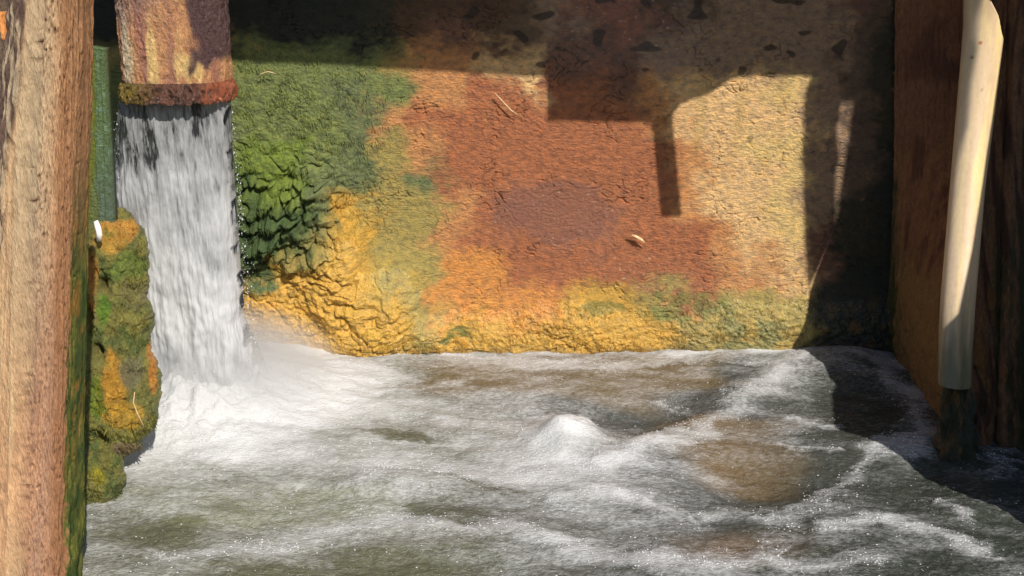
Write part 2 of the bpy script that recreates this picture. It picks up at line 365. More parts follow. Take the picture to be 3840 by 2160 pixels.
foam += 0.35 * np.exp(-((Y + 0.035 + 0.015 * pn(X * 14, 0 * X)) / 0.02) ** 2) * ss(-0.1, 0.5, pn(X * 7, 0 * X) + 0.3)
foam = np.clip(foam, 0, 1)
_q = atZ(760, 1470); foam = np.maximum(foam, np.exp(-(np.hypot(X - _q[0] - 0.04, (Y - _q[1]) / np.where(Y > _q[1], 1.5, 0.95)) / 0.45) ** 4))
h = 0.010 * fbm(X * 3.5, Y * 6, 3) + (0.004 * fbm(X * 12, Y * 22, 4) + 0.0015 * fbm(X * 40, Y * 60, 2)) * (1.15 - foam)
q = atZ(760, 1470)                                    # foot of the fall
R = np.hypot((X - q[0]) / 1.0, (Y - q[1]) / 0.9)
h += 0.065 * np.exp(-(R / 0.36) ** 2) + 0.075 * np.exp(-(R / 0.17) ** 2) * (1 + 0.4 * fbm(X * 14, Y * 14, 4)) + 0.03 * np.exp(-(np.hypot(X - q[0] - 0.02, Y - q[1] + 0.14) / 0.13) ** 2) * (1 + 0.8 * fbm(X * 18, Y * 18, 3)) + 0.012 * np.exp(-(R / 0.4) ** 2) * fbm(X * 12, Y * 15, 3)
b = atZ(2135, 1640); h += 0.068 * (1 + 0.10 * fbm(X * 16, Y * 16, 3)) * np.exp(-(((X - b[0] + 0.015 * pn(Y * 20, X * 9)) / 0.085) ** 2 + ((Y - b[1]) / 0.08) ** 2) ** 1.3)
foam = np.maximum(foam, np.exp(-((X - b[0]) / 0.085) ** 2 - ((Y - b[1]) / 0.10) ** 2) * 1.15)
h += 0.009 * rib
for a, b2, s1, s2 in LENS[:5]: h -= 0.014 * np.exp(-((jx - a) / s1) ** 2 - ((jy - b2) / s2) ** 2)
b = atZ(3150, 1380); h += 0.045 * np.exp(-((X - b[0]) / 0.16) ** 2 - ((Y - b[1]) / 0.12) ** 2)
b = atZ(1480, 1820); h += 0.03 * np.exp(-((X - b[0]) / 0.16) ** 2 - ((Y - b[1]) / 0.05) ** 2)
b = atZ(2400, 1560); h -= 0.03 * np.exp(-((X - b[0]) / 0.16) ** 2 - ((Y - b[1]) / 0.09) ** 2)
b = atZ(2900, 1800); h -= 0.02 * np.exp(-((X - b[0]) / 0.16) ** 2 - ((Y - b[1]) / 0.09) ** 2)
b1 = atZ(2950, 1400); b2 = atZ(2250, 1740)            # the raised foam ridge running back into the corner
dv = (b2 - b1)[:2]; t = np.clip(((X - b1[0]) * dv[0] + (Y - b1[1]) * dv[1]) / (dv @ dv), 0, 1)
dist = np.hypot(X - b1[0] - t * dv[0], Y - b1[1] - t * dv[1]); h += 0.018 * np.exp(-(dist / 0.05) ** 2)
h = h * ss(0.06, -0.05, Y) + 0.02 * (1 - ss(0.06, -0.05, Y))
murk_refl = mixc(lin((98, 98, 76)) * np.ones(X.shape + (3,)), lin((78, 80, 76)) * np.ones(X.shape + (3,)), ss(1200, 2600, px + 300 * pn(X * 3, Y * 4)))
murk_refl = patch(murk_refl, (120, 98, 66), ss(0.3, 0.8, G(px, py, 2750, 1700, 330, 170, 2) + 0.4 * pn(X * 4, Y * 8)) * 0.8)
murk_refl = patch(murk_refl, (118, 102, 74), ss(0.3, 0.7, G(px, py, 2100, 1400, 700, 110, 3) + 0.4 * pn(X * 4, Y * 8)) * 0.8)  # brown reflection of the lit wall, put into the water colour
murk_refl = patch(murk_refl, (124, 100, 76), G(px, py, 2850, 2060, 300, 60, 3) * 0.8)
murk_refl = patch(murk_refl, (58, 62, 54), ss(2700, 3400, px + 0.3 * (py - 1500)))
murk_refl = patch(murk_refl, (118, 120, 88), ss(0.3, 0.7, G(px, py, 1000, 1900, 520, 90, 3) + 0.4 * pn(X * 4, Y * 8)) * 0.7)
m, nt, bs = new_mat('churning_water'); L = nt.links.new
tc = N(nt, 'ShaderNodeTexCoord'); vec = tc.outputs['Object']
n1 = noise_node(nt, vec, 170, 5, 0.72, (0.4, 1, 1)); n2 = noise_node(nt, vec, 26, 5, 0.6, (0.4, 1, 1)); n3 = noise_node(nt, vec, 300, 2, 0.5, (0.5, 1, 1))
fa = N(nt, 'ShaderNodeAttribute', attribute_name='foam')
d1 = maprange(nt, n1.outputs[0], 0.36, 0.66, -0.34, 0.38); d2 = maprange(nt, n2.outputs[0], 0.3, 0.7, -0.18, 0.18)
sA = N(nt, 'ShaderNodeMath', operation='ADD'); L(d1.outputs[0], sA.inputs[0]); L(d2.outputs[0], sA.inputs[1])
# speckle (foam grain and painted sparkle) is strongest in thin foam, gone in solid white
kk = N(nt, 'ShaderNodeMath', operation='SUBTRACT'); kk.inputs[0].default_value = 1.08; L(fa.outputs['Fac'], kk.inputs[1])
am_ = maprange(nt, fa.outputs['Fac'], 0.02, 0.35, 0.22, 0.85); k2 = N(nt, 'ShaderNodeMath', operation='MULTIPLY'); L(kk.outputs[0], k2.inputs[0]); L(am_.outputs[0], k2.inputs[1])
sB = N(nt, 'ShaderNodeMath', operation='MULTIPLY_ADD', use_clamp=True); L(sA.outputs[0], sB.inputs[0]); L(k2.outputs[0], sB.inputs[1]); L(fa.outputs['Fac'], sB.inputs[2])
ca = N(nt, 'ShaderNodeAttribute', attribute_name='Col')
mx = N(nt, 'ShaderNodeMix', data_type='RGBA'); L(sB.outputs[0], mx.inputs[0]); L(ca.outputs['Color'], mx.inputs[6]); mx.inputs[7].default_value = (0.72, 0.72, 0.715, 1)
L(mx.outputs[2], bs.inputs['Base Color'])
rr = maprange(nt, sB.outputs[0], 0.0, 0.8, 0.12, 0.6); L(rr.outputs[0], bs.inputs['Roughness']); bs.inputs['IOR'].default_value = 1.33
bh = N(nt, 'ShaderNodeMath', operation='ADD'); L(n1.outputs[0], bh.inputs[0]); L(n3.outputs[0], bh.inputs[1])
bp = N(nt, 'ShaderNodeBump', Strength=0.9, Distance=0.004); L(bh.outputs[0], bp.inputs['Height']); L(bp.outputs[0], bs.inputs['Normal'])
M['water'] = m
o = grid_obj('water', np.stack([X, Y, h], -1), m, None, murk_refl, extra={'foam': foam}); set_props(o, kind='structure')
def water_h(x, y):
    i = int(np.clip((x + 1.5) / 3.25 * 1149, 0, 1149)); j = int(np.clip((y + 1.62) / 1.65 * 639, 0, 639)); return h[i, j]
o = box('basin_floor', (-1.9, -3.6, -0.6), (2.2, 0.2, -0.45), M['plain_timber']); set_props(o, kind='structure')

# ------------------------------------------------------------------ falling water
def falling():
    Yp = -0.33
    rows = [(375, 452, 862), (450, 446, 866), (600, 432, 874), (750, 418, 884), (900, 440, 898), (1100, 480, 912), (1250, 500, 940), (1400, 480, 1020), (1500, 430, 1130)]
    ry, rl, rrt = (np.array(c, float) for c in zip(*rows))
    nu, nv = 420, 360
    vv = np.linspace(372, 1500, nv); l = np.interp(vv, ry, rl); r = np.interp(vv, ry, rrt)
    A = np.array([atY(a, c, Yp) for a, c in zip(l, vv)]); B = np.array([atY(a, c, Yp) for a, c in zip(r, vv)])
    u = np.linspace(0, 2 * np.pi, nu, endpoint=False)[:, None]
    cx = (A[:, 0] + B[:, 0]) / 2; hw = (B[:, 0] - A[:, 0]) / 2; z = A[:, 2]
    c_, s_ = np.cos(u), np.sin(u)
    X = cx[None] + hw[None] * np.sign(c_) * np.abs(c_) ** 0.75
    Z = np.broadcast_to(z[None], X.shape).copy()
    thick = 0.055 + 0.05 * (0.8 - Z)
    Yy = Yp - thick * np.sign(s_) * np.abs(s_) ** 0.8 - 0.03 * (0.8 - Z)
    st = 0.6 * fbm(X * 46, Z * 5 + 3 * pn(X * 12, Z), 4) + 0.6 * fbm(X * 22, Z * 9 + 5, 4); fine = fbm(X * 120, Z * 14, 3); lump = fbm(X * 16, Z * 9, 3)
    fall = np.clip((0.8 - Z) / 0.75, 0, 1)
    disp = (0.0015 + 0.002 * fall) * st + (0.0012 + 0.0015 * fall) * fine + 0.009 * fall * lump
    nrmx, nrmy = c_, -s_
    X = X + disp * nrmx * 1.2; Yy = Yy + disp * nrmy * 1.3
    dens = 0.30 + 0.85 * fall ** 0.8 + (0.20 * st + 0.12 * lump) * (1 - 0.6 * fall) + 0.05 * fine
    xx = (X - cx[None]) / hw[None]
    dens -= (0.22 + 0.35 * ss(-0.1, 0.5, fbm(X * 30, Z * 7 + 3, 3))) * ss(-0.45, -0.8, xx + 0.15 * st) * ss(1.0, 0.6, fall) * ss(0.02, 0.15, fall) 
    dens = dens - 0.35 * ss(0.25, 0.7, fbm(X * 26 + 4, Z * 5, 4)) * ss(0.9, 0.3, fall)
    dens = np.clip(dens, 0, 1)
    fade = ss(0.03, 0.26, Z + 0.08 * fbm(X * 34, Z * 5, 4)) * ss(1.0, 0.965, np.abs(xx) + 0.05 * fbm(Z * 26, X * 4, 3) + 0.03 * fine)
    m, nt, bs = new_mat('falling_water'); L = nt.links.new
    tc = N(nt, 'ShaderNodeTexCoord'); vec = tc.outputs['Object']
    n1 = noise_node(nt, vec, 190, 5, 0.7, (1, 1, 0.14)); n2 = noise_node(nt, vec, 45, 5, 0.65, (1, 1, 0.25))
    at = N(nt, 'ShaderNodeAttribute', attribute_name='foam')
    d1 = maprange(nt, n1.outputs[0], 0.3, 0.7, -0.26, 0.26); d2 = maprange(nt, n2.outputs[0], 0.3, 0.7, -0.26, 0.26)
    a1 = N(nt, 'ShaderNodeMath', operation='ADD'); L(d1.outputs[0], a1.inputs[0]); L(d2.outputs[0], a1.inputs[1])
    kk = N(nt, 'ShaderNodeMath', operation='SUBTRACT'); kk.inputs[0].default_value = 1.15; L(at.outputs['Fac'], kk.inputs[1])
    a2 = N(nt, 'ShaderNodeMath', operation='MULTIPLY_ADD', use_clamp=True); L(a1.outputs[0], a2.inputs[0]); L(kk.outputs[0], a2.inputs[1]); L(at.outputs['Fac'], a2.inputs[2])
    mx = N(nt, 'ShaderNodeMix', data_type='RGBA'); L(a2.outputs[0], mx.inputs[0]); mx.inputs[6].default_value = (0.07, 0.075, 0.075, 1); mx.inputs[7].default_value = (0.60, 0.605, 0.61, 1)
    L(mx.outputs[2], bs.inputs['Base Color']); bs.inputs['IOR'].default_value = 1.33; bs.inputs['Roughness'].default_value = 0.3
    al = maprange(nt, a2.outputs[0], 0.0, 0.25, 0.35, 1.0); fd = N(nt, 'ShaderNodeAttribute', attribute_name='fade'); am = N(nt, 'ShaderNodeMath', operation='MULTIPLY'); L(al.outputs[0], am.inputs[0]); L(fd.outputs['Fac'], am.inputs[1]); L(am.outputs[0], bs.inputs['Alpha'])
    bp = N(nt, 'ShaderNodeBump', Strength=0.8, Distance=0.004); L(n1.outputs[0], bp.inputs['Height']); L(bp.outputs[0], bs.inputs['Normal'])
    M['fall'] = m
    o = mesh_obj('falling_water', np.stack([X, Yy, Z], -1), grid_faces(nu, nv, True), m, None, extra={'foam': dens, 'fade': fade})
    set_props(o, 'broad white sheet of water falling from the crusted spout into the foaming basin', 'waterfall')
falling()

# splash droplets round the foot and down the edges of the fall
def droplets():
    oct_v = np.array([(1, 0, 0), (-1, 0, 0), (0, 1, 0), (0, -1, 0), (0, 0, 1), (0, 0, -1)], float)
    oct_f = np.array([(0, 2, 4), (2, 1, 4), (1, 3, 4), (3, 0, 4), (2, 0, 5), (1, 2, 5), (3, 1, 5), (0, 3, 5)])
    m, nt, bs = new_mat('drop_and_glint'); bs.inputs['Base Color'].default_value = (0.85, 0.86, 0.87, 1)
    n_ = noise_node(nt, N(nt, 'ShaderNodeTexCoord').outputs['Object'], 40); v_ = maprange(nt, n_.outputs[0], 0, 1, 0.05, 0.3); nt.links.new(v_.outputs[0], bs.inputs['Roughness'])
    def build(name, pts, sizes, label, cat):
        n = len(pts); V = oct_v[None] * sizes[:, None, :] + pts[:, None, :]; Fc = oct_f[None] + (np.arange(n) * 6)[:, None, None]
        o = mesh_obj(name, V.reshape(-1, 3), Fc.reshape(-1, 3), m, None, smooth=False); set_props(o, label, cat, kind='stuff')
    r = np.random.RandomState(5); q = atZ(760, 1470)
    # spray over the impact and drops leaving the edges of the fall
    n = 2600; a = r.rand(n) * 6.283; rad = 0.10 + np.abs(r.randn(n)) * 0.15
    A = np.stack([q[0] + np.cos(a) * rad * 1.15, q[1] + np.sin(a) * rad * 0.8, 0.07 + np.abs(r.randn(n)) * 0.06 * np.exp(-rad * 2)], -1); A = A[A[:, 1] < -0.06]
    B = []
    for k in range(700):
        t = r.rand() ** 0.7; side = -1 if r.rand() < 0.45 else 1
        xx = (np.interp(t, [0, 1], [868, 935]) + (r.randn() * 14 + abs(r.randn()) * 18) * (0.15 + t)) if side > 0 else (np.interp(t, [0, .4, 1], [446, 422, 500]) + r.randn() * 10)
        B.append(atY(xx, 400 + t * 980, -0.35 + r.randn() * 0.03))
    P = np.concatenate([A, np.array(B)]); sz = (0.0005 + 0.0012 * r.rand(len(P)) ** 3)[:, None] * np.array([1, 1, 1.8])
    build('splash_droplets', P, sz, 'fine white spray of drops thrown up round the foot of the falling water', 'spray')
    # white flecks on the thin foam, standing in for glints and bubbles
    W = (0.03 + rib * 2.2 + 0.25 * foam) * (foam < 0.85) * (0.25 + ss(-0.1, 0.5, fbm(X * 9 + 1, Y * 22, 3))); W = W * (Y < -0.03) * (px > 250) * (px < 3900)
    W = W.ravel() / W.sum(); idx = r.choice(W.size, 11000, p=W)
    P = np.stack([X.ravel()[idx] + r.randn(len(idx)) * 0.002, Y.ravel()[idx] + r.randn(len(idx)) * 0.002, h.ravel()[idx] + 0.0006], -1)
    sz = (0.0005 + 0.0012 * r.rand(len(P)) ** 4)[:, None] * np.array([1.9, 1.0, 0.6])
    build('glint_flecks', P, sz, 'small white flecks of painted glint and foam bubbles riding on the grey pool', 'foam')
droplets()

def mist():
    import bmesh
    q = atZ(790, 1460); bm = bmesh.new(); bmesh.ops.create_icosphere(bm, subdivisions=4, radius=1.0)
    me = bpy.data.meshes.new('spray_mist'); bm.to_mesh(me); bm.free()
    m = bpy.data.materials.new('mist'); m.use_nodes = True; nt = m.node_tree; nt.nodes.clear()
    out = nt.nodes.new('ShaderNodeOutputMaterial'); vo = nt.nodes.new('ShaderNodeVolumePrincipled'); nt.links.new(vo.outputs[0], out.inputs['Volume'])
    tc = nt.nodes.new('ShaderNodeTexCoord'); gr = nt.nodes.new('ShaderNodeTexGradient'); gr.gradient_type = 'SPHERICAL'; nt.links.new(tc.outputs['Object'], gr.inputs[0])
    mu = nt.nodes.new('ShaderNodeMath'); mu.operation = 'MULTIPLY'; mu.inputs[1].default_value = 17.0; nt.links.new(gr.outputs[1], mu.inputs[0]); nt.links.new(mu.outputs[0], vo.inputs['Density'])
    vo.inputs['Color'].default_value = (0.95, 0.955, 0.96, 1); vo.inputs['Anisotropy'].default_value = 0.2
    me.materials.append(m); o = bpy.data.objects.new('spray_mist', me); COL.objects.link(o)
    o.location = (q[0] + 0.04, q[1] - 0.04, 0.05); o.scale = (0.36, 0.27, 0.22)
    set_props(o, 'soft white mist hanging over the foot of the falling water', 'mist', kind='stuff')
mist()
# ------------------------------------------------------------------ spout
def spout():
    Yc = -0.33
    base = atY(665, 380, Yc)
    root = empty('spout', base, 'mineral streaked spout with a thick rusty lip, pouring water at upper left', 'spout')
    nu, nv = 360, 300
    pys = np.linspace(372, -560, nv)
    prof = [(372, 478, 866), (385, 474, 870), (340, 480, 866), (300, 478, 863), (0, 447, 845), (-560, 395, 800)]
    l = np.interp(-pys, [-385, -340, -300, 0, 560], [474, 480, 477, 447, 395]); r = np.interp(-pys, [-385, -340, -300, 0, 560], [871, 866, 863, 845, 800])
    A = np.array([atY(a, c, Yc) for a, c in zip(l, pys)]); B = np.array([atY(a, c, Yc) for a, c in zip(r, pys)])
    cx = (A[:, 0] + B[:, 0]) / 2; hw = (B[:, 0] - A[:, 0]) / 2; z = A[:, 2]; z0 = z[0]
    u = np.linspace(0, 2 * np.pi, nu, endpoint=False)[:, None]; c_, s_ = np.cos(u), np.sin(u)
    e = 0.72; bx = np.sign(c_) * np.abs(c_) ** e; by = np.sign(s_) * np.abs(s_) ** e
    X = cx[None] + hw[None] * bx * 0.97; Z = np.broadcast_to(z[None], X.shape).copy()
    hd = 0.088
    H = Z - z0
    ang = np.arctan2(s_, c_) + 0 * X
    streak = fbm(ang * 8 + 1.5 * pn(ang * 3, Z * 9), Z * 6, 4); rough = fbm(ang * 16, Z * 34, 4); ff = fbm(ang * 60, Z * 90, 2)
    lip = ss(0.050, 0.036, H + 0.012 * pn(ang * 4, Z * 0))
    lipb = np.sqrt(np.clip(1 - ((H - 0.020 + 0.004 * pn(ang * 5, H * 0)) / 0.024) ** 2, 0, 1))
    disp = 0.0025 * streak + 0.003 * rough + 0.0012 * ff + lipb * (0.006 + 0.006 * rough + 0.003 * fbm(ang * 40, Z * 60, 2)) + 0.001
    X = X + disp * c_; Yy = Yc - hd * by - disp * s_; Z = Z + ss(0.03, 0.0, H) * 0.006 * fbm(ang * 5, 0 * H, 3)
    xx = (X - cx[None]) / hw[None]                     # -1 left .. 1 right
    col = lin((206, 146, 98)) * np.ones(X.shape + (3,))
    col = patch(col, (232, 176, 110), 0.8 * ss(-0.1, 0.8, 0.7 * streak + 0.4 * fbm(ang * 14, Z * 18, 4) + 0.3 * G(xx, H, 0.05, 0.10, 0.35, 0.08) * 2 - 0.15))
    col = patch(col, (168, 108, 90), 0.8 * ss(0.05, 0.6, fbm(xx * 4 + 7, Z * 3, 3) + 0.55 * G(xx, H, -0.42, 0.16, 0.16, 0.2)))
    col = patch(col, (232, 214, 176), ss(0.3, 0.7, G(xx, H, -0.72, 0.13, 0.10, 0.11) + 0.5 * streak) * 0.8)
    bnd = xx + 0.14 * fbm(X * 26, Z * 12, 3)
    col = patch(col, (244, 204, 130), ss(0.35, 0.7, G(xx, H, 0.45, 0.085, 0.28, 0.04) + G(xx, H, -0.2, 0.12, 0.12, 0.10) + 0.4 * streak) * 0.9)
    up = ss(0.16, 0.32, H + 0.05 * fbm(X * 12, Z * 12, 3) - 0.08 * xx)
    col = patch(col, (150, 118, 104), up * 0.7)
    col = patch(col, (128, 140, 84), ss(0.3, 0.7, G(xx, H, 0.05, 0.42, 0.4, 0.08) + 0.35 * fbm(X * 20, Z * 20, 3)) * 0.85)
    col = patch(col, (92, 92, 50), ss(0.25, 0.65, G(xx, H, 0.6, 0.44, 0.4, 0.09) + 0.35 * fbm(X * 18, Z * 18, 3)) * 0.85)
    pur = ss(0.42, 0.6, bnd + 0.25 * ss(0.25, 0.55, H)) * ss(0.062, 0.085, H + 0.03 * pn(X * 50, Z * 5))
    col = patch(col, (86, 54, 52), pur)
    lc = mixc(mixc(lin((128, 106, 30)) * np.ones_like(col), lin((104, 62, 42)) * np.ones_like(col), ss(-0.7, -0.1, xx + 0.2 * rough)), lin((160, 84, 46)) * np.ones_like(col), ss(0.55, 0.9, xx + 0.2 * rough))
    lm = lip[..., None]; Pg = np.stack([X, Yy, Z], -1)
    j = int(np.argmax(H[0] > 0.046))
    body = grid_obj('spout_body', Pg[:, j:], M['spout'], root, (col * (0.9 + 0.2 * ff[..., None]))[:, j:], wrap=True)
    grid_obj('lip', Pg[:, :j + 1], M['spout'], root, (lc * (0.85 + 0.35 * rough[..., None]))[:, :j + 1], wrap=True)
    # inner wall
    Xi = cx[None] + (hw[None] - 0.014) * bx; Yi = Yc - (hd - 0.014) * by + 0 * Xi
    Pi = np.stack([Xi, Yi, Z], -1); rim = np.stack([Pg[:, 0], Pi[:, 0]], 1)
    P2 = np.concatenate([Pg[:, :1], Pi[:, ::6]], 1)
    grid_obj('inner_wall', P2[::-1], M['spout'], root, lin((70, 50, 36)) * np.ones(P2.shape), wrap=True)
    # the trough that feeds it, behind and above
    zt = z[-1]; x0, x1 = cx[-1] - hw[-1], cx[-1] + hw[-1]
    box('feed_trough', (x0 - 0.01, Yc - hd - 0.01, zt - 0.01), (x1 + 0.01, 0.2, zt + 0.03), M['plain_timber'], root)
spout()

# ------------------------------------------------------------------ left timber post with green flank
def left_post():
    Yc = -1.17
    pys = np.linspace(-50, 2420, 620)
    r = np.interp(pys, [-50, 180, 900, 1400, 2160, 2420], [258, 260, 246, 244, 226, 220])
    B = np.array([atY(a, c, Yc) for a, c in zip(r, pys)])
    wid = np.interp(pys, [-50, 0, 350, 700, 2420], [0.084, 0.085, 0.102, 0.108, 0.150])
    cx = B[:, 0] - wid / 2; z = B[:, 2]
    nu = 300; u = np.linspace(0, 2 * np.pi, nu, endpoint=False)[:, None]; c_, s_ = np.cos(u), np.sin(u)
    e = 0.55; bx = np.sign(c_) * np.abs(c_) ** e; by = np.sign(s_) * np.abs(s_) ** e
    X = cx[None] + wid[None] / 2 * bx; Z = np.broadcast_to(z[None], X.shape).copy(); t = u / 6.283 * 0.5 + 0 * X
    Yy = Yc + 0.05 - 0.052 * by + 0 * X
    lo = ss(0.75, 0.2, Z); xx = bx + 0 * X
    front = (s_ > 0) + 0 * X
    grain = fbm(t * 90, Z * 2.6, 4); fine = fbm(t * 240, Z * 26, 3); knots = fbm(t * 34, Z * 14, 3)
    pit = ss(0.25, 0.7, pn(t * 260 + 2 * pn(t * 40, Z * 9), Z * 75)) * ss(-0.2, 0.4, fbm(t * 30, Z * 8, 3))
    bandm = ss(-0.2, 0.15, xx + 0.15 * fbm(t * 12, Z * 5, 2)) * front
    crk = ss(0.93, 1.0, 1 - np.abs(fbm(t * 30 + 3, Z * 1.3, 3))) * ss(-0.2, 0.4, fbm(t * 14, Z * 2.2, 2))
    disp = 0.0018 * grain + 0.0012 * fine + 0.0015 * knots - 0.0028 * pit * (0.1 + 1.3 * bandm) - 0.004 * crk - 0.003 * G(t, 0, 0.125 + 0.004 * pn(Z * 3, 0), 0, 0.004, 1) 
    bark = ss(0.0, 0.25, 0.25 * fbm(t * 60, Z * 7, 3) + (-0.42 - xx) * 1.3 + (Z - 0.92) * 1.5) * front
    disp += bark * (0.007 + 0.006 * fbm(t * 120, Z * 16, 3))
    disp += 0.012 * ss(0.4, 0.1, Z) * ss(0.6, 0.9, xx) * ss(-1, 1, fbm(t * 30, Z * 9, 2))
    X = X + disp * c_; Yy = Yy - disp * s_
    col = lin((204, 166, 126)) * np.ones(X.shape + (3,))
    col = patch(col, (222, 188, 142), ss(-0.3, 0.5, grain) * 0.6)
    col = patch(col, (196, 172, 136), G(xx, Z, 0.05, 1.0, 0.35, 0.5) * 0.6)
    col = patch(col, (178, 134, 110), ss(-0.15, 0.2, xx + 0.12 * grain) * ss(0.95, 0.3, Z) * 0.75)
    col = patch(col, (196, 174, 140), ss(0.62, 0.3, np.abs(xx + 0.05 + 0.15 * grain)) * ss(0.45, 0.8, Z) * 0.6)
    col = patch(col, (214, 160, 118), ss(0.1, 0.6, pn(t * 60, Z * 2)) * 0.5)
    col = patch(col, (140, 96, 78), ss(0.1, 0.5, fbm(t * 420, Z * 90, 3) + 0.3 * grain) * ss(-0.1, 0.3, xx + 0.2 * ss(0.9, 0.2, Z)) * 0.6)
    col = patch(col, (158, 108, 70), ss(0.55, 0.8, xx + 0.06 * knots) * 0.75)
    col = patch(col, (106, 72, 52), pit * bandm * 0.7)
    ge = xx + 0.05 * knots + 0.04 * fbm(t * 200, Z * 50, 3) + 0.06 * ss(0.9, 0.3, Z)
    flank = ss(0.98, 1.02, ge) * ss(0.80, 0.55, Z + 0.1 * knots) + 0 * X
    flank = np.maximum(flank, (s_ < 0.3) * (c_ > 0) * ss(0.9, 0.6, Z))
    gcol = mixc(lin((104, 108, 46)) * np.ones_like(col), lin((66, 84, 34)) * np.ones_like(col), ss(-0.3, 0.4, knots))
    gcol = patch(gcol, (150, 116, 52), ss(0.1, 0.5, fbm(t * 40 + 9, Z * 11, 3)) * ss(0.1, 0.5, Z))
    col = mixc(col, gcol, np.clip(flank, 0, 1))
    bn = fbm(t * 140, Z * 9, 3)
    col = mixc(col, mixc(lin((104, 82, 72)) * np.ones_like(col), lin((186, 166, 138)) * np.ones_like(col), ss(0.0, 0.35, bn)), np.clip(bark, 0, 1))
    col *= (1 + 0.14 * fine + 0.10 * grain)[..., None]
    root = empty('timber_post', (cx[-1], Yc, z[-1]), 'tall weathered sandy brown timber post at the left edge, its right flank green with algae', 'post')
    P = np.stack([X, Yy, Z], -1)
    grid_obj('post_body', P, M['post_wood'], root, col, wrap=True)
left_post()

# boards and odds behind the left post
def board(name, quad, mat, colf, parent=None, thick=0.03, nu=80, nv=260, amp=0.002, foot=0, cuts=1.0, label=None, cat=None, seed=0.0):
    """quad = bottom-left, bottom-right, top-right, top-left (front face); a real board with thickness."""
    bl, br, tr, tl = (np.asarray(p, float) for p in quad)
    u = np.linspace(0, 1, nu)[:, None, None]; v = np.linspace(0, 1, nv)[None, :, None]
    P = (bl * (1 - u) + br * u) * (1 - v) + (tl * (1 - u) + tr * u) * v
    n = np.cross(br - bl, tl - bl); n /= np.linalg.norm(n)
    if n @ (CAM - bl) < 0: n = -n
    U = (u * np.linalg.norm(br - bl))[..., 0] + 0 * P[..., 0]; V = (v * np.linalg.norm(tl - bl))[..., 0] + 0 * P[..., 0]
    hgt = 1.0 * fbm(U * 50 + seed, V * 3 + seed, 4) + 0.6 * fbm(U * 120, V * 26 + seed, 3)
    edge = ss(0, 0.05, u[..., 0]) * ss(1, 0.95, u[..., 0])
    D = amp * hgt - 0.010 * (1 - edge) + foot * fbm(U * 22, V * 16 + 4, 3) * ss(0.45, 0.1, V)
    P = P + n * D[..., None]
    col = colf(U / max(U.max(), 1e-6), V / max(V.max(), 1e-6), P, hgt)
    # close the body: back copy
    back = P * 0 + ((bl * (1 - u) + br * u) * (1 - v) + (tl * (1 - u) + tr * u) * v) - n * thick
    f1 = grid_faces(nu, nv); off = nu * nv
    f2 = grid_faces(nu, nv)[:, ::-1] + off
    i = np.arange(nv - 1); s1 = np.stack([i, i + 1, i + 1 + off, i + off], -1); b_ = (nu - 1) * nv; s2 = np.stack([b_ + i, b_ + i + off, b_ + i + 1 + off, b_ + i + 1], -1)
    k = np.arange(nu - 1) * nv; e1 = np.stack([k + nv - 1, k + nv + nv - 1, k + nv + nv - 1 + off, k + nv - 1 + off], -1); e0 = np.stack([k, k + off, k + nv + off, k + nv], -1)
    fs = np.concatenate([f1, f2, s1, s2, e0, e1])
    o = mesh_obj(name, np.concatenate([P.reshape(-1, 3), back.reshape(-1, 3)]), fs, mat, parent, np.concatenate([col.reshape(-1, 3), col.reshape(-1, 3) * 0.8]))
    return set_props(o, label, cat)

def green_f(U, V, P, hgt):
    c = lin((96, 118, 72)) * np.ones(P.shape)
    c = patch(c, (120, 148, 120), ss(0, 0.6, fbm(P[..., 0] * 60, P[..., 2] * 60, 2)) * 0.6)
    c = patch(c, (88, 100, 92), ss(0.75, 0.4, V) * 0.5)
    return patch(c, (110, 116, 34), ss(0.5, 0.15, U + 0.2 * hgt))
Yg = -0.52
board('algae_board', [atY(330, 1180, Yg), atY(440, 1180, Yg), atY(388, 182, Yg), atY(325, 172, Yg)], M['algae'], green_f, None, 0.03, 60, 240, 0.003, label='narrow green slimed board standing behind the left post, its top just below the dark gap', cat='board')

def brown_f(lo, tint=(138, 94, 66), gl=True):
    def f(U, V, P, hgt):
        c = lin(tint) * np.ones(P.shape)
        c = patch(c, (96, 60, 46), ss(-0.1, 0.6, fbm(P[..., 0] * 30 + P[..., 1] * 30, P[..., 2] * 5, 3)) * 0.8)
        c = patch(c, (156, 110, 70), ss(0.1, 0.6, fbm(P[..., 1] * 40 + 5 + P[..., 0] * 40, P[..., 2] * 3, 3)) * 0.5)
        c = patch(c, (144, 108, 66), ss(lo + 0.08, lo - 0.02, P[..., 2] + 0.05 * hgt))
        if gl:
            c = patch(c, (60, 66, 30), ss(0.3, 0.05, U + 0.10 * hgt + 0.35 * ss(0.2, 0.9, V)) * 0.9)
        return c
    return f
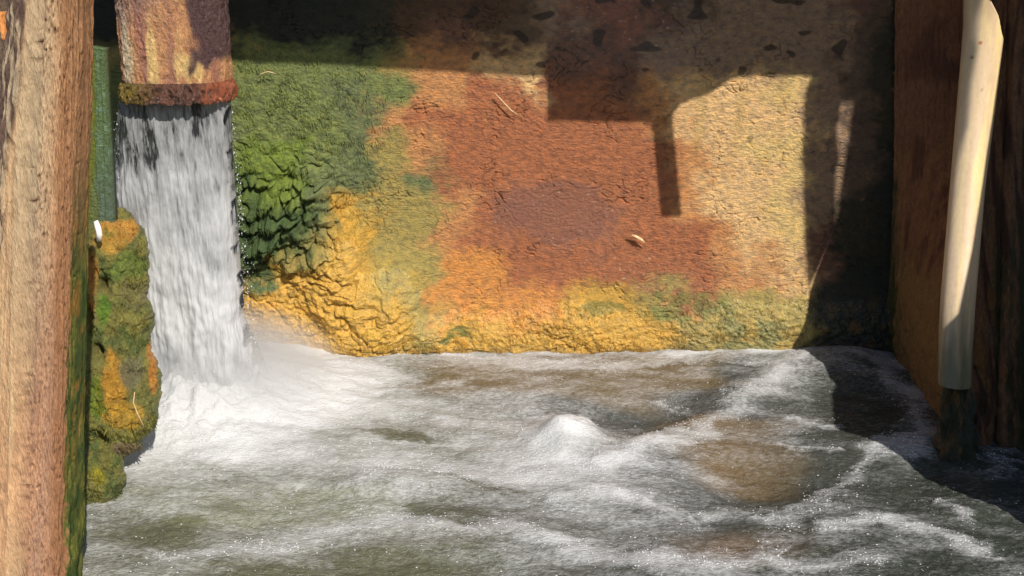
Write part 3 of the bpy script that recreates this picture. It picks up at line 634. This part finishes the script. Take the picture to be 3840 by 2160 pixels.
# ------------------------------------------------------------------ right side wall of boards (their feet lean in towards the basin)
def leanY(z, off): return off - 0.46 * np.clip(1 - z / 1.0, 0, 1.3) ** 1.4
def on_lean(px, py, off):
    z = 0.5
    for _ in range(14): p = atY(px, py, leanY(z, off)); z = 0.5 * z + 0.5 * p[2]
    return atY(px, py, leanY(z, off))
def board_rows(name, rows, offl, offr, mat, colf, parent, nu=110, nv=330, thick=0.03, amp=0.0045, foot=0.012, seed=0.0, flat_left=None):
    ry, rl, rr_ = (np.array(c, float) for c in zip(*rows)); pv = np.linspace(ry[-1], ry[0], nv)
    A = np.array([(on_lean(np.interp(q, ry, rl), q, offl) if flat_left is None else atY(np.interp(q, ry, rl), min(q, 1345 + 0.02 * (q - 1345)), flat_left)) for q in pv])
    B = np.array([on_lean(np.interp(q, ry, rr_), q, offr) for q in pv])
    u = np.linspace(0, 1, nu)[:, None, None]; v = np.linspace(0, 1, nv)[:, None] + np.zeros((nu, nv, 1))
    base = A[None] * (1 - u) + B[None] * u
    n = np.cross(B[nv // 2] - A[nv // 2], A[-1] - A[0]); n /= np.linalg.norm(n)
    if n @ (CAM - A[0]) < 0: n = -n
    U = u[..., 0] * np.linalg.norm(B[nv // 2] - A[nv // 2]) + 0 * base[..., 0]; V = base[..., 2]
    hgt = fbm(U * 50 + seed, V * 3 + seed, 4) + 0.6 * fbm(U * 120, V * 26 + seed, 3)
    edge = ss(0, 0.06, u[..., 0]) * ss(1, 0.94, u[..., 0])
    D = amp * hgt - 0.010 * (1 - edge) + foot * fbm(U * 22, V * 16 + 4, 3) * ss(0.45, 0.1, V)
    P = base + n * D[..., None]
    col = colf(u[..., 0] + 0 * V, V, P, hgt); back = base - n * thick
    f1 = grid_faces(nu, nv); off = nu * nv
    i = np.arange(nv - 1); s1 = np.stack([i, i + 1, i + 1 + off, i + off], -1); b_ = (nu - 1) * nv; s2 = np.stack([b_ + i, b_ + i + off, b_ + i + 1 + off, b_ + i + 1], -1)
    k = np.arange(nu - 1) * nv; e1 = np.stack([k + nv - 1, k + 2 * nv - 1, k + 2 * nv - 1 + off, k + nv - 1 + off], -1)
    fs = np.concatenate([f1, f1[:, ::-1] + off, s1, s2, e1])
    return mesh_obj(name, np.concatenate([P.reshape(-1, 3), back.reshape(-1, 3)]), fs, mat, parent, np.concatenate([col.reshape(-1, 3)] * 2))
sw = empty('side_wall', (1.12, -0.3, 0), 'dark rusty side wall of upright boards closing the basin at the right', 'wall')
board_rows('side_board', [(-160, 3345, 3612), (400, 3345, 3606), (800, 3335, 3590), (1130, 3325, 3560), (1400, 3325, 3556), (1760, 3330, 3600)], 0, -0.10, M['dark_wood'], brown_f(0.30), sw, 150, flat_left=-0.012)
def dark_f(g):
    def f(U, V, P, hgt):
        c = lin((142, 102, 72)) * np.ones(P.shape)
        c = patch(c, (88, 58, 44), ss(-0.2, 0.5, fbm(P[..., 0] * 50, P[..., 2] * 5, 3)))
        c = patch(c, (150, 106, 58), ss(0.1, 0.5, fbm(P[..., 0] * 40 + 3, P[..., 2] * 8, 3)) * ss(0.6, 0.2, P[..., 2]) * 0.8)
        return patch(c, (56, 60, 34), ss(0.2, 0.7, g + 0.5 * U + 0.3 * hgt) * ss(0.85, 0.3, P[..., 2]))
    return f
for (t0, t1, b0, b1_, off, g) in ((3622, 3800, 3600, 3745, -0.115, 0.05), (3802, 3960, 3748, 3905, -0.14, 0.4), (3962, 4200, 3908, 4160, -0.12, 0.6)):
    board_rows('side_board', [(-160, t0, t1), (1790, b0, b1_)], off, off, M['dark_wood'], dark_f(g), sw, 90, seed=g * 10)

# pale pipe, cut obliquely at its top, leaning with its foot in the water
PIPE = [(-110, 3693, 74), (100, 3690, 73), (400, 3660, 68), (700, 3628, 62), (1130, 3592, 62), (1300, 3583, 61), (1500, 3579, 59), (1760, 3576, 56)]
POFF = -0.19
def pipe():
    nv, nu = 260, 72
    cy_, cx_, cr_ = (np.array(c, float) for c in zip(*PIPE))
    pv = np.linspace(-110, 1440, nv)
    cen = np.array([on_lean(np.interp(q, cy_, cx_), q, POFF) for q in pv])
    rad = np.interp(pv, cy_, cr_) / F * ((cen[:, 1] - CAM[1]) * cp - (cen[:, 2] - CAM[2]) * sp)
    u = np.linspace(0, 2 * np.pi, nu, endpoint=False)[:, None]
    X = cen[None, :, 0] + rad[None] * np.cos(u); Y = cen[None, :, 1] - rad[None] * np.sin(u) * 0.8; Z = cen[None, :, 2] + 0 * u
    ztop = on_lean(3690, -10, POFF)[2]; sl_ = (ztop - on_lean(3765, 95, POFF)[2]) / (75 / F * 2.2)
    dx_ = X - (cen[5, 0]); Z = Z + 0.02 * fbm(u * 1.3 + 0 * Z, 0 * Z, 3) * ss(0.16, 0.08, Z)
    zc = ztop - sl_ * np.maximum(dx_, -0.02) - 0.02 * ss(0.03, 0.05, dx_)
    Z = np.minimum(Z, zc)
    P = np.stack([X, Y, Z], -1)
    col = lin((212, 182, 142)) * np.ones(P.shape)
    col = patch(col, (234, 206, 140), ss(-0.2, 0.5, fbm(u * 1.5 + 0 * Z, Z * 4, 3)) * 0.8)
    col = patch(col, (206, 188, 166), ss(0.1, 0.7, -np.cos(u) + 0 * Z) * 0.5)
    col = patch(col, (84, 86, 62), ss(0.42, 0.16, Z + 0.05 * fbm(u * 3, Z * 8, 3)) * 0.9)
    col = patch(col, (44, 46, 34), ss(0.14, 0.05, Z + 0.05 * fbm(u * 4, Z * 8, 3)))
    qx, qy = toPX(P); qx = qx + 5 * pn(qx / 6, qy / 6)
    for (a, b2, s, c) in ((3676, 160, 9, (178, 110, 70)), (3646, 215, 7, (132, 110, 72)), (3682, 338, 6, (160, 120, 70)), (3678, 400, 4, (190, 150, 90))):
        col = patch(col, c, ss(0.4, 0.7, G(qx, qy, a, b2, s, s * 1.1)) * (np.sin(u) > 0))
    root = empty('pale_pipe', (cen[-1, 0], cen[-1, 1], 0), 'pale cream pipe with a slanting cut top, standing upright against the right side wall', 'pipe')
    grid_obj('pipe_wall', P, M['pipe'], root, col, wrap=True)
    Xi = cen[None, :, 0] + (rad[None] - 0.005) * np.cos(u); Yi = cen[None, :, 1] - (rad[None] - 0.005) * np.sin(u) * 0.8
    Pi = np.stack([Xi, Yi, Z], -1)
    # dark crust that the foot of the pipe is stuck in
    n2_, m2_ = 90, 120; q2 = np.linspace(1395, 1790, m2_); cc = np.array([on_lean(3588 + 0.02 * (q_ - 1400), q_, POFF + 0.03) for q_ in q2])
    u2 = np.linspace(0, 2 * np.pi, n2_, endpoint=False)[:, None]; rr2 = np.interp(q2, [1395, 1450, 1600, 1790], [0.004, 0.026, 0.040, 0.055])[None] * (1 + 0.35 * fbm(u2 * 2 + 3, cc[None, :, 2] * 22, 4))
    P2 = np.stack([cc[None, :, 0] + rr2 * np.cos(u2), cc[None, :, 1] - 0.8 * rr2 * np.sin(u2), cc[None, :, 2] + 0 * u2 + 0.02 * pn(u2 * 2, cc[None, :, 2] * 20)], -1)
    c2 = mixc(lin((50, 56, 34)) * np.ones(P2.shape), lin((104, 78, 44)) * np.ones(P2.shape), ss(0, 0.6, fbm(u2 * 3, P2[..., 2] * 20, 3)))
    grid_obj('foot_crust', P2, M['moss'], root, c2, wrap=True)
    grid_obj('pipe_bore', np.concatenate([P[::-1, :1], Pi[::-1, :60]], 1), M['pipe'], root, 0.6 * col[:, :61], wrap=True)
pipe()

# ------------------------------------------------------------------ mossy column at the left of the fall
def mossy():
    root = empty('mossy_column', atY(440, 1880, -0.8), 'lumpy column of wet green moss and ochre crust between the left post and the fall', 'moss')
    def lump(name, rows, Y0, depth, colf, pits=(), nu=260, nv=420, amp=1.0, seed=0):
        ry, rl, rr_ = (np.array(c, float) for c in zip(*rows))
        pv = np.linspace(ry[0], ry[-1], nv); l = np.interp(pv, ry, rl); r = np.interp(pv, ry, rr_)
        Yv = np.interp(pv, [780, 1880], [Y0[0], Y0[1]])
        A = np.array([atY(a, c, y) for a, c, y in zip(l, pv, Yv)]); B = np.array([atY(a, c, y) for a, c, y in zip(r, pv, Yv)])
        cx = (A[:, 0] + B[:, 0]) / 2; hw = (B[:, 0] - A[:, 0]) / 2; z = A[:, 2]
        u = np.linspace(0, 2 * np.pi, nu, endpoint=False)[:, None]; c_, s_ = np.cos(u), np.sin(u)
        X = cx[None] + hw[None] * c_; Z = z[None] + 0 * X; endf = np.sqrt(np.clip(1 - np.abs(np.linspace(-1, 1, nv)) ** 6, 0, 1))[None]
        Y = Yv[None] - np.minimum(depth, hw[None] * 0.9) * s_ * endf
        f1, f2, ci = cells(X * 24 + 0.7 * fbm(X * 14 + Y * 9, Z * 14, 3) + seed, Z * 20 + Y * 9 + 0.6 * fbm(X * 14 + 9, Z * 14, 2))
        dsp = 0.007 * (np.sqrt(np.clip(1.1 - f1 ** 2, 0, 2)) - 0.7) - 0.003 * ss(0.18, 0, f2 - f1) + 0.006 * fbm(X * 45 + Y * 20, Z * 12, 4) + 0.012 * fbm(X * 9 + seed, Z * 8 + Y * 6, 3) + 0.004 * fbm(X * 60 + Y * 30, Z * 60, 3) + 0.002 * fbm(X * 160, Z * 120, 2)
        dsp *= amp
        qx, qy = toPX(np.stack([X, Y, Z], -1))
        for (a, b2, s1, s2, dd) in pits: dsp = dsp - dd * G(qx, qy, a, b2, s1, s2) * (s_ > 0)
        X = X + dsp * c_; Y = Y - dsp * s_ * 1.2; Z = Z + 0.3 * dsp
        P = np.stack([X, Y, Z], -1); qx, qy = toPX(P)
        col = colf(P, qx, qy, f1, ci)
        o_ = grid_obj(name, P, M['moss'], root, col, wrap=True)
        r_ = np.random.RandomState(4); wv = ((s_ > 0.1) * (c_ > -0.6) + 0 * Z) * ss(-0.3, 0.3, fbm(X * 25, Z * 25, 3)); wv = wv.ravel(); k_ = r_.choice(wv.size, 2600 if nv > 200 else 500, p=wv / wv.sum())
        nn = np.stack([c_ + 0 * Z, -s_ + 0 * Z, 0 * Z], -1).reshape(-1, 3)[k_]
        strands('moss_strands', P.reshape(-1, 3)[k_], nn, col.reshape(-1, 3)[k_], M['strand'], root, 0.004, 0.012, 7)
        return o_
    def cf(P, x, y, f1, ci):
        n1 = fbm(P[..., 0] * 22 + P[..., 1] * 9, P[..., 2] * 18, 4); n2 = fbm(P[..., 0] * 60, P[..., 2] * 60, 2)
        c = mixc(lin((134, 128, 62)) * np.ones(P.shape), lin((100, 110, 54)) * np.ones(P.shape), ss(-0.3, 0.4, n1))
        for (a, b2, s1, s2, k) in ((440, 860, 70, 50, (206, 148, 62)), (410, 910, 60, 50, (196, 150, 60)), (345, 1060, 22, 150, (186, 128, 48)), (420, 1450, 60, 120, (200, 144, 42)), (570, 1370, 22, 90, (212, 140, 54)),
                                   (470, 1560, 80, 60, (186, 146, 50)), (500, 1100, 60, 70, (128, 120, 66)), (490, 1400, 60, 60, (124, 118, 84)), (385, 1160, 30, 60, (104, 140, 34)), (480, 1000, 70, 60, (112, 128, 50)),
                                   (365, 1790, 30, 40, (150, 140, 30)), (470, 1680, 60, 26, (130, 110, 80)), (360, 1480, 26, 90, (110, 128, 34))):
            c = patch(c, k, ss(0.25, 0.6, G(x, y, a, b2, s1, s2) + 0.35 * n1) * 0.85)
        return c * (1 + 0.25 * n2 - 0.2 * f1)[..., None]
    lump('moss_crust', [(772, 250, 430), (800, 250, 468), (850, 250, 520), (890, 250, 545), (1000, 250, 552), (1150, 250, 548), (1240, 250, 552), (1300, 260, 562), (1400, 280, 588), (1480, 280, 588), (1560, 290, 576), (1640, 300, 540), (1700, 310, 490), (1725, 330, 440)],
         (-0.46, -0.80), 0.085, cf, pits=((385, 1075, 22, 40, 0.05), (350, 1325, 26, 26, 0.06), (362, 1655, 34, 26, 0.06), (330, 1230, 12, 90, 0.03)))
    lump('boulder', [(1690, 330, 430), (1720, 315, 462), (1800, 310, 468), (1860, 318, 455), (1905, 335, 420), (1925, 350, 390)], (-0.8, -0.80), 0.06, cf, nv=160, amp=0.6, seed=5)
mossy()

# ------------------------------------------------------------------ far left scraps
o = board('grey_backing_board', [atY(-260, 1500, -0.6), atY(60, 1500, -0.6), atY(60, -120, -0.6), atY(-260, -120, -0.6)], M['dark_wood'],
      lambda U, V, P, hgt: lin((112, 92, 76)) * np.ones(P.shape), None, 0.03, 40, 100, 0.002, label='dull grey brown board far behind the left edge of the timber post', cat='board')
def blk():
    a = atY(8, 42, -0.9); b2 = atY(44, 148, -0.9); me = (a + b2) / 2; hx = (b2[0] - a[0]) / 2; hz = (a[2] - b2[2]) / 2; hy = 0.02
    import bmesh
    bm = bmesh.new(); bmesh.ops.create_cube(bm, size=1)
    for v_ in bm.verts: v_.co = Vector((v_.co.x * 2 * hx, v_.co.y * 2 * hy, v_.co.z * 2 * hz)) + Vector(me)
    bmesh.ops.bevel(bm, geom=bm.edges[:], offset=0.004, segments=2, profile=0.6, affect='EDGES')
    mm = bpy.data.meshes.new('orange_block'); bm.to_mesh(mm); bm.free(); mm.materials.append(crust_mat('orange_paint', (226, 150, 84), 50, (1, 1, 1), 0.001))
    o = bpy.data.objects.new('orange_block', mm); COL.objects.link(o)
    set_props(o, 'small orange sunlit block fixed beside the top of the left post', 'block')
    mesh_obj('bracket', *tube([(me[0], -0.895, b2[2]), (me[0] + 0.012, -0.89, b2[2] - 0.11)], 0.005), M['plain_timber'], None)
def tube(pts, r, n=7, taper=0.0):
    pts = [np.asarray(p, float) for p in pts]; V = []; Fc = []
    for i, p in enumerate(pts):
        t = pts[min(i + 1, len(pts) - 1)] - pts[max(i - 1, 0)]; t /= np.linalg.norm(t)
        a = np.cross(t, (0.3, 0.9, 0.2)); a /= np.linalg.norm(a); b = np.cross(t, a); rr_ = r * (1 - taper * abs(2 * i / (len(pts) - 1) - 1))
        for k in range(n): th = 2 * math.pi * k / n; V.append(p + rr_ * (math.cos(th) * a + math.sin(th) * b))
    for i in range(len(pts) - 1):
        for k in range(n): Fc.append((i * n + k, i * n + (k + 1) % n, (i + 1) * n + (k + 1) % n, (i + 1) * n + k))
    Fc.append(tuple(range(n))[::-1]); Fc.append(tuple((len(pts) - 1) * n + k for k in range(n)))
    return np.array(V), Fc
blk()
bk = bpy.data.objects['bracket']; bk.parent = bpy.data.objects['orange_block']

# ------------------------------------------------------------------ small debris stuck to the surfaces
def stalk(pts, Y, r, label, name='straw_stalk', mat='straw'):
    P3 = [atY(a, b, Y) for a, b in pts]
    o = mesh_obj(name, *tube(P3, r, 6, 0.6), M[mat]); set_props(o, label, 'straw', 'dry stalks stuck to the wet surfaces')
stalk([(1855, 348), (1885, 380), (1915, 412), (1942, 430)], -0.014, 0.0022, 'pale straw stalk lying slantwise on the rust orange wall left of the square shadow')
stalk([(966, 292), (980, 276), (1005, 268), (1035, 276)], -0.02, 0.0015, 'short curved twig stuck on the green algae near the top of the lit wall')
def leaf(name, pts, Y, label, mat, cat):
    P3 = np.array([atY(a, b, Y) for a, b in pts]); c = P3.mean(0); c[1] -= 0.006
    n = len(P3); back = P3 + np.array([0, 0.002, 0])
    V = np.concatenate([P3, back, [c, c + np.array([0, 0.002, 0])]])
    Fc = [(i, (i + 1) % n, 2 * n) for i in range(n)] + [((i + 1) % n + n, i + n, 2 * n + 1) for i in range(n)] + [(i + n, (i + 1) % n + n, (i + 1) % n, i) for i in range(n)]
    o = mesh_obj(name, V, Fc, M[mat]); set_props(o, label, cat)
leaf('dry_leaf', [(2362, 878), (2385, 882), (2408, 894), (2424, 914), (2398, 902), (2376, 888)], -0.02, 'small pale dry leaf stuck on the rusty wall right of the purple patch', 'straw', 'leaf')
leaf('white_flake', [(351, 832), (365, 826), (377, 850), (383, 880), (377, 904), (363, 906), (359, 870)], -0.605, 'bright white flake caught on the moss beside the left post', 'paper', 'flake')
stalk([(505, 1470), (500, 1510), (515, 1550), (540, 1600)], -0.86, 0.0016, 'bent pale grass stem lying on the ochre crust of the mossy column')

# ------------------------------------------------------------------ walkway above and beside the frame: unseen plates cut to the shadow outlines
def caster(name, poly, dist, parent, thick=0.008, P3=None):
    """an unseen plate cut to a shadow outline, standing at its own distance in front of the wall."""
    W = [atY(a, b, 0.0) for a, b in poly] if P3 is None else P3
    V = [p + (dist + p[1]) * np.array([SR, -1.0, SS]) for p in W]
    # p lies on plane y=p[1]; travel towards the sun until y=-dist
    n = len(V); V = np.array(V + [q + np.array([0, -thick, 0]) for q in V])
    Fc = [tuple(range(n)), tuple(range(2 * n - 1, n - 1, -1))] + [(i, i + n, (i + 1) % n + n, (i + 1) % n) for i in range(n)]
    return mesh_obj(name, V, Fc, M['plain_timber'], parent, smooth=False)
wk = empty('unseen_casters', (0, -0.75, 1.7), 'unseen timber walkway across the basin whose square edged shadow darkens the top of the wall', 'casters')
T = -950
caster('caster_beam', [(-200, 182), (870, 218), (2062, 275), (2062, T), (-200, T)], 0.72, wk)
caster('caster_plate', [(2058, 445), (2452, 448), (2452, T), (2058, T)], 0.72, wk)
caster('caster_gusset', [(2450, 420), (2515, 425), (2545, 400), (2548, 382), (2600, 362), (2660, 345), (2705, 318), (2740, 290), (2780, 279), (3048, 278), (3200, 272), (3200, T), (2450, T)], 0.72, wk)
caster('caster_bar', [(2446, 440), (2524, 410), (2526, 470), (2536, 560), (2548, 700), (2558, 800), (2486, 802), (2476, 700), (2466, 600), (2458, 490), (2448, 470)], 0.74, wk)
rp = empty('corner_casters', (1.4, -1.0, 0), 'unseen upright plates out to the right, cut to shade the corner of the basin', 'post')  # added plates; gaps between them leave the lit sliver and pipe wedge
def to_sun(p, dist): return p + (dist + p[1]) * np.array([SR, -1.0, SS])
def wallp(l): return [to_sun(atY(a, b, 0.0), 1.0) for a, b in l]
def pipep(l): return [to_sun(on_lean(a, b, POFF - 0.02), 1.0) for a, b in l]
wl = pipep([(3660, -5), (3648, 200), (3618, 480), (3578, 700), (3538, 960), (3520, 1180)])        # along the left of the sunlit wedge on the pipe
wr = pipep([(3704, -5), (3778, 100), (3762, 180), (3714, 440), (3674, 700), (3634, 930), (3582, 1180)])   # along its right
sl = wallp([(3158, T), (3150, 371), (3150, 440), (3136, 480), (3138, 520), (3150, 575), (3148, 600), (3136, 645), (3138, 700), (3130, 835)])
sr_ = wallp([(3214, T), (3206, 371), (3196, 440), (3170, 640), (3156, 720), (3138, 835)])
def plate(name, V, parent, thick=0.006):
    n = len(V); V = np.array(V + [q + np.array([0, -thick, 0]) for q in V])
    Fc = [tuple(range(n)), tuple(range(2 * n - 1, n - 1, -1))] + [(i, i + n, (i + 1) % n + n, (i + 1) % n) for i in range(n)]
    return mesh_obj(name, V, Fc, M['plain_timber'], parent, smooth=False)
apex = wl[-1]; apr = wr[-1]; low = -0.3
left = wallp([(3058, T), (3046, 278), (3024, 330), (3016, 400), (3014, 500), (3008, 560), (3010, 600), (3022, 640), (3020, 900), (3018, 1290)])
plate('caster_shaft', [p for p in left if p[2] > wl[3][2] + 0.02] + [wl[3]] + [p for p in wl[::-1] if wl[3][2] < p[2] < sl[-1][2]] + sl[::-1], rp)
plate('caster_spacer', [sl[-1]] + [p for p in wl[::-1][1:] if p[2] < sl[-1][2]][-1:] + [p for p in wl[::-1] if p[2] >= sl[-1][2]] + [wl[0] + np.array([0, 0, 1.0]), sr_[0]] + sr_[1:], rp, 0.005)
plate('caster_cap', [wl[0], wr[0], wr[0] + np.array([0.05, 0, 0.7]), wl[0] + np.array([-0.05, 0, 0.9])], rp, 0.008)
plate('caster_cross', wallp([(3140, 371), (3215, 371), (3220, T), (3140, T)]), rp, 0.009)
rb = empty('shade_blocker', (1.7, -1.0, 0), 'broad plank added unseen out to the right to shade the side boards', 'blocker')  # added outline that keeps the sun off the boards, pipe and water
plate('blocker_face', [np.array([1.16, -1.0, low]), np.array([1.16, -1.0, 0.60]), wr[-1]] + wr[:-1][::-1] + [wr[0] + np.array([0, 0, 0.6]), wr[0] + np.array([0.7, 0, 0.6]), np.array([wr[0][0] + 0.7, -1.0, low])], rb)

# ------------------------------------------------------------------ surroundings out of frame: bank the basin is cut into
bank = grid_obj('ground', np.stack(np.meshgrid(np.linspace(-60, 60, 40), np.linspace(0.31, 120, 40), indexing='ij') + [np.full((40, 40), 1.8)], -1), M['plain_timber']); set_props(bank, kind='structure')
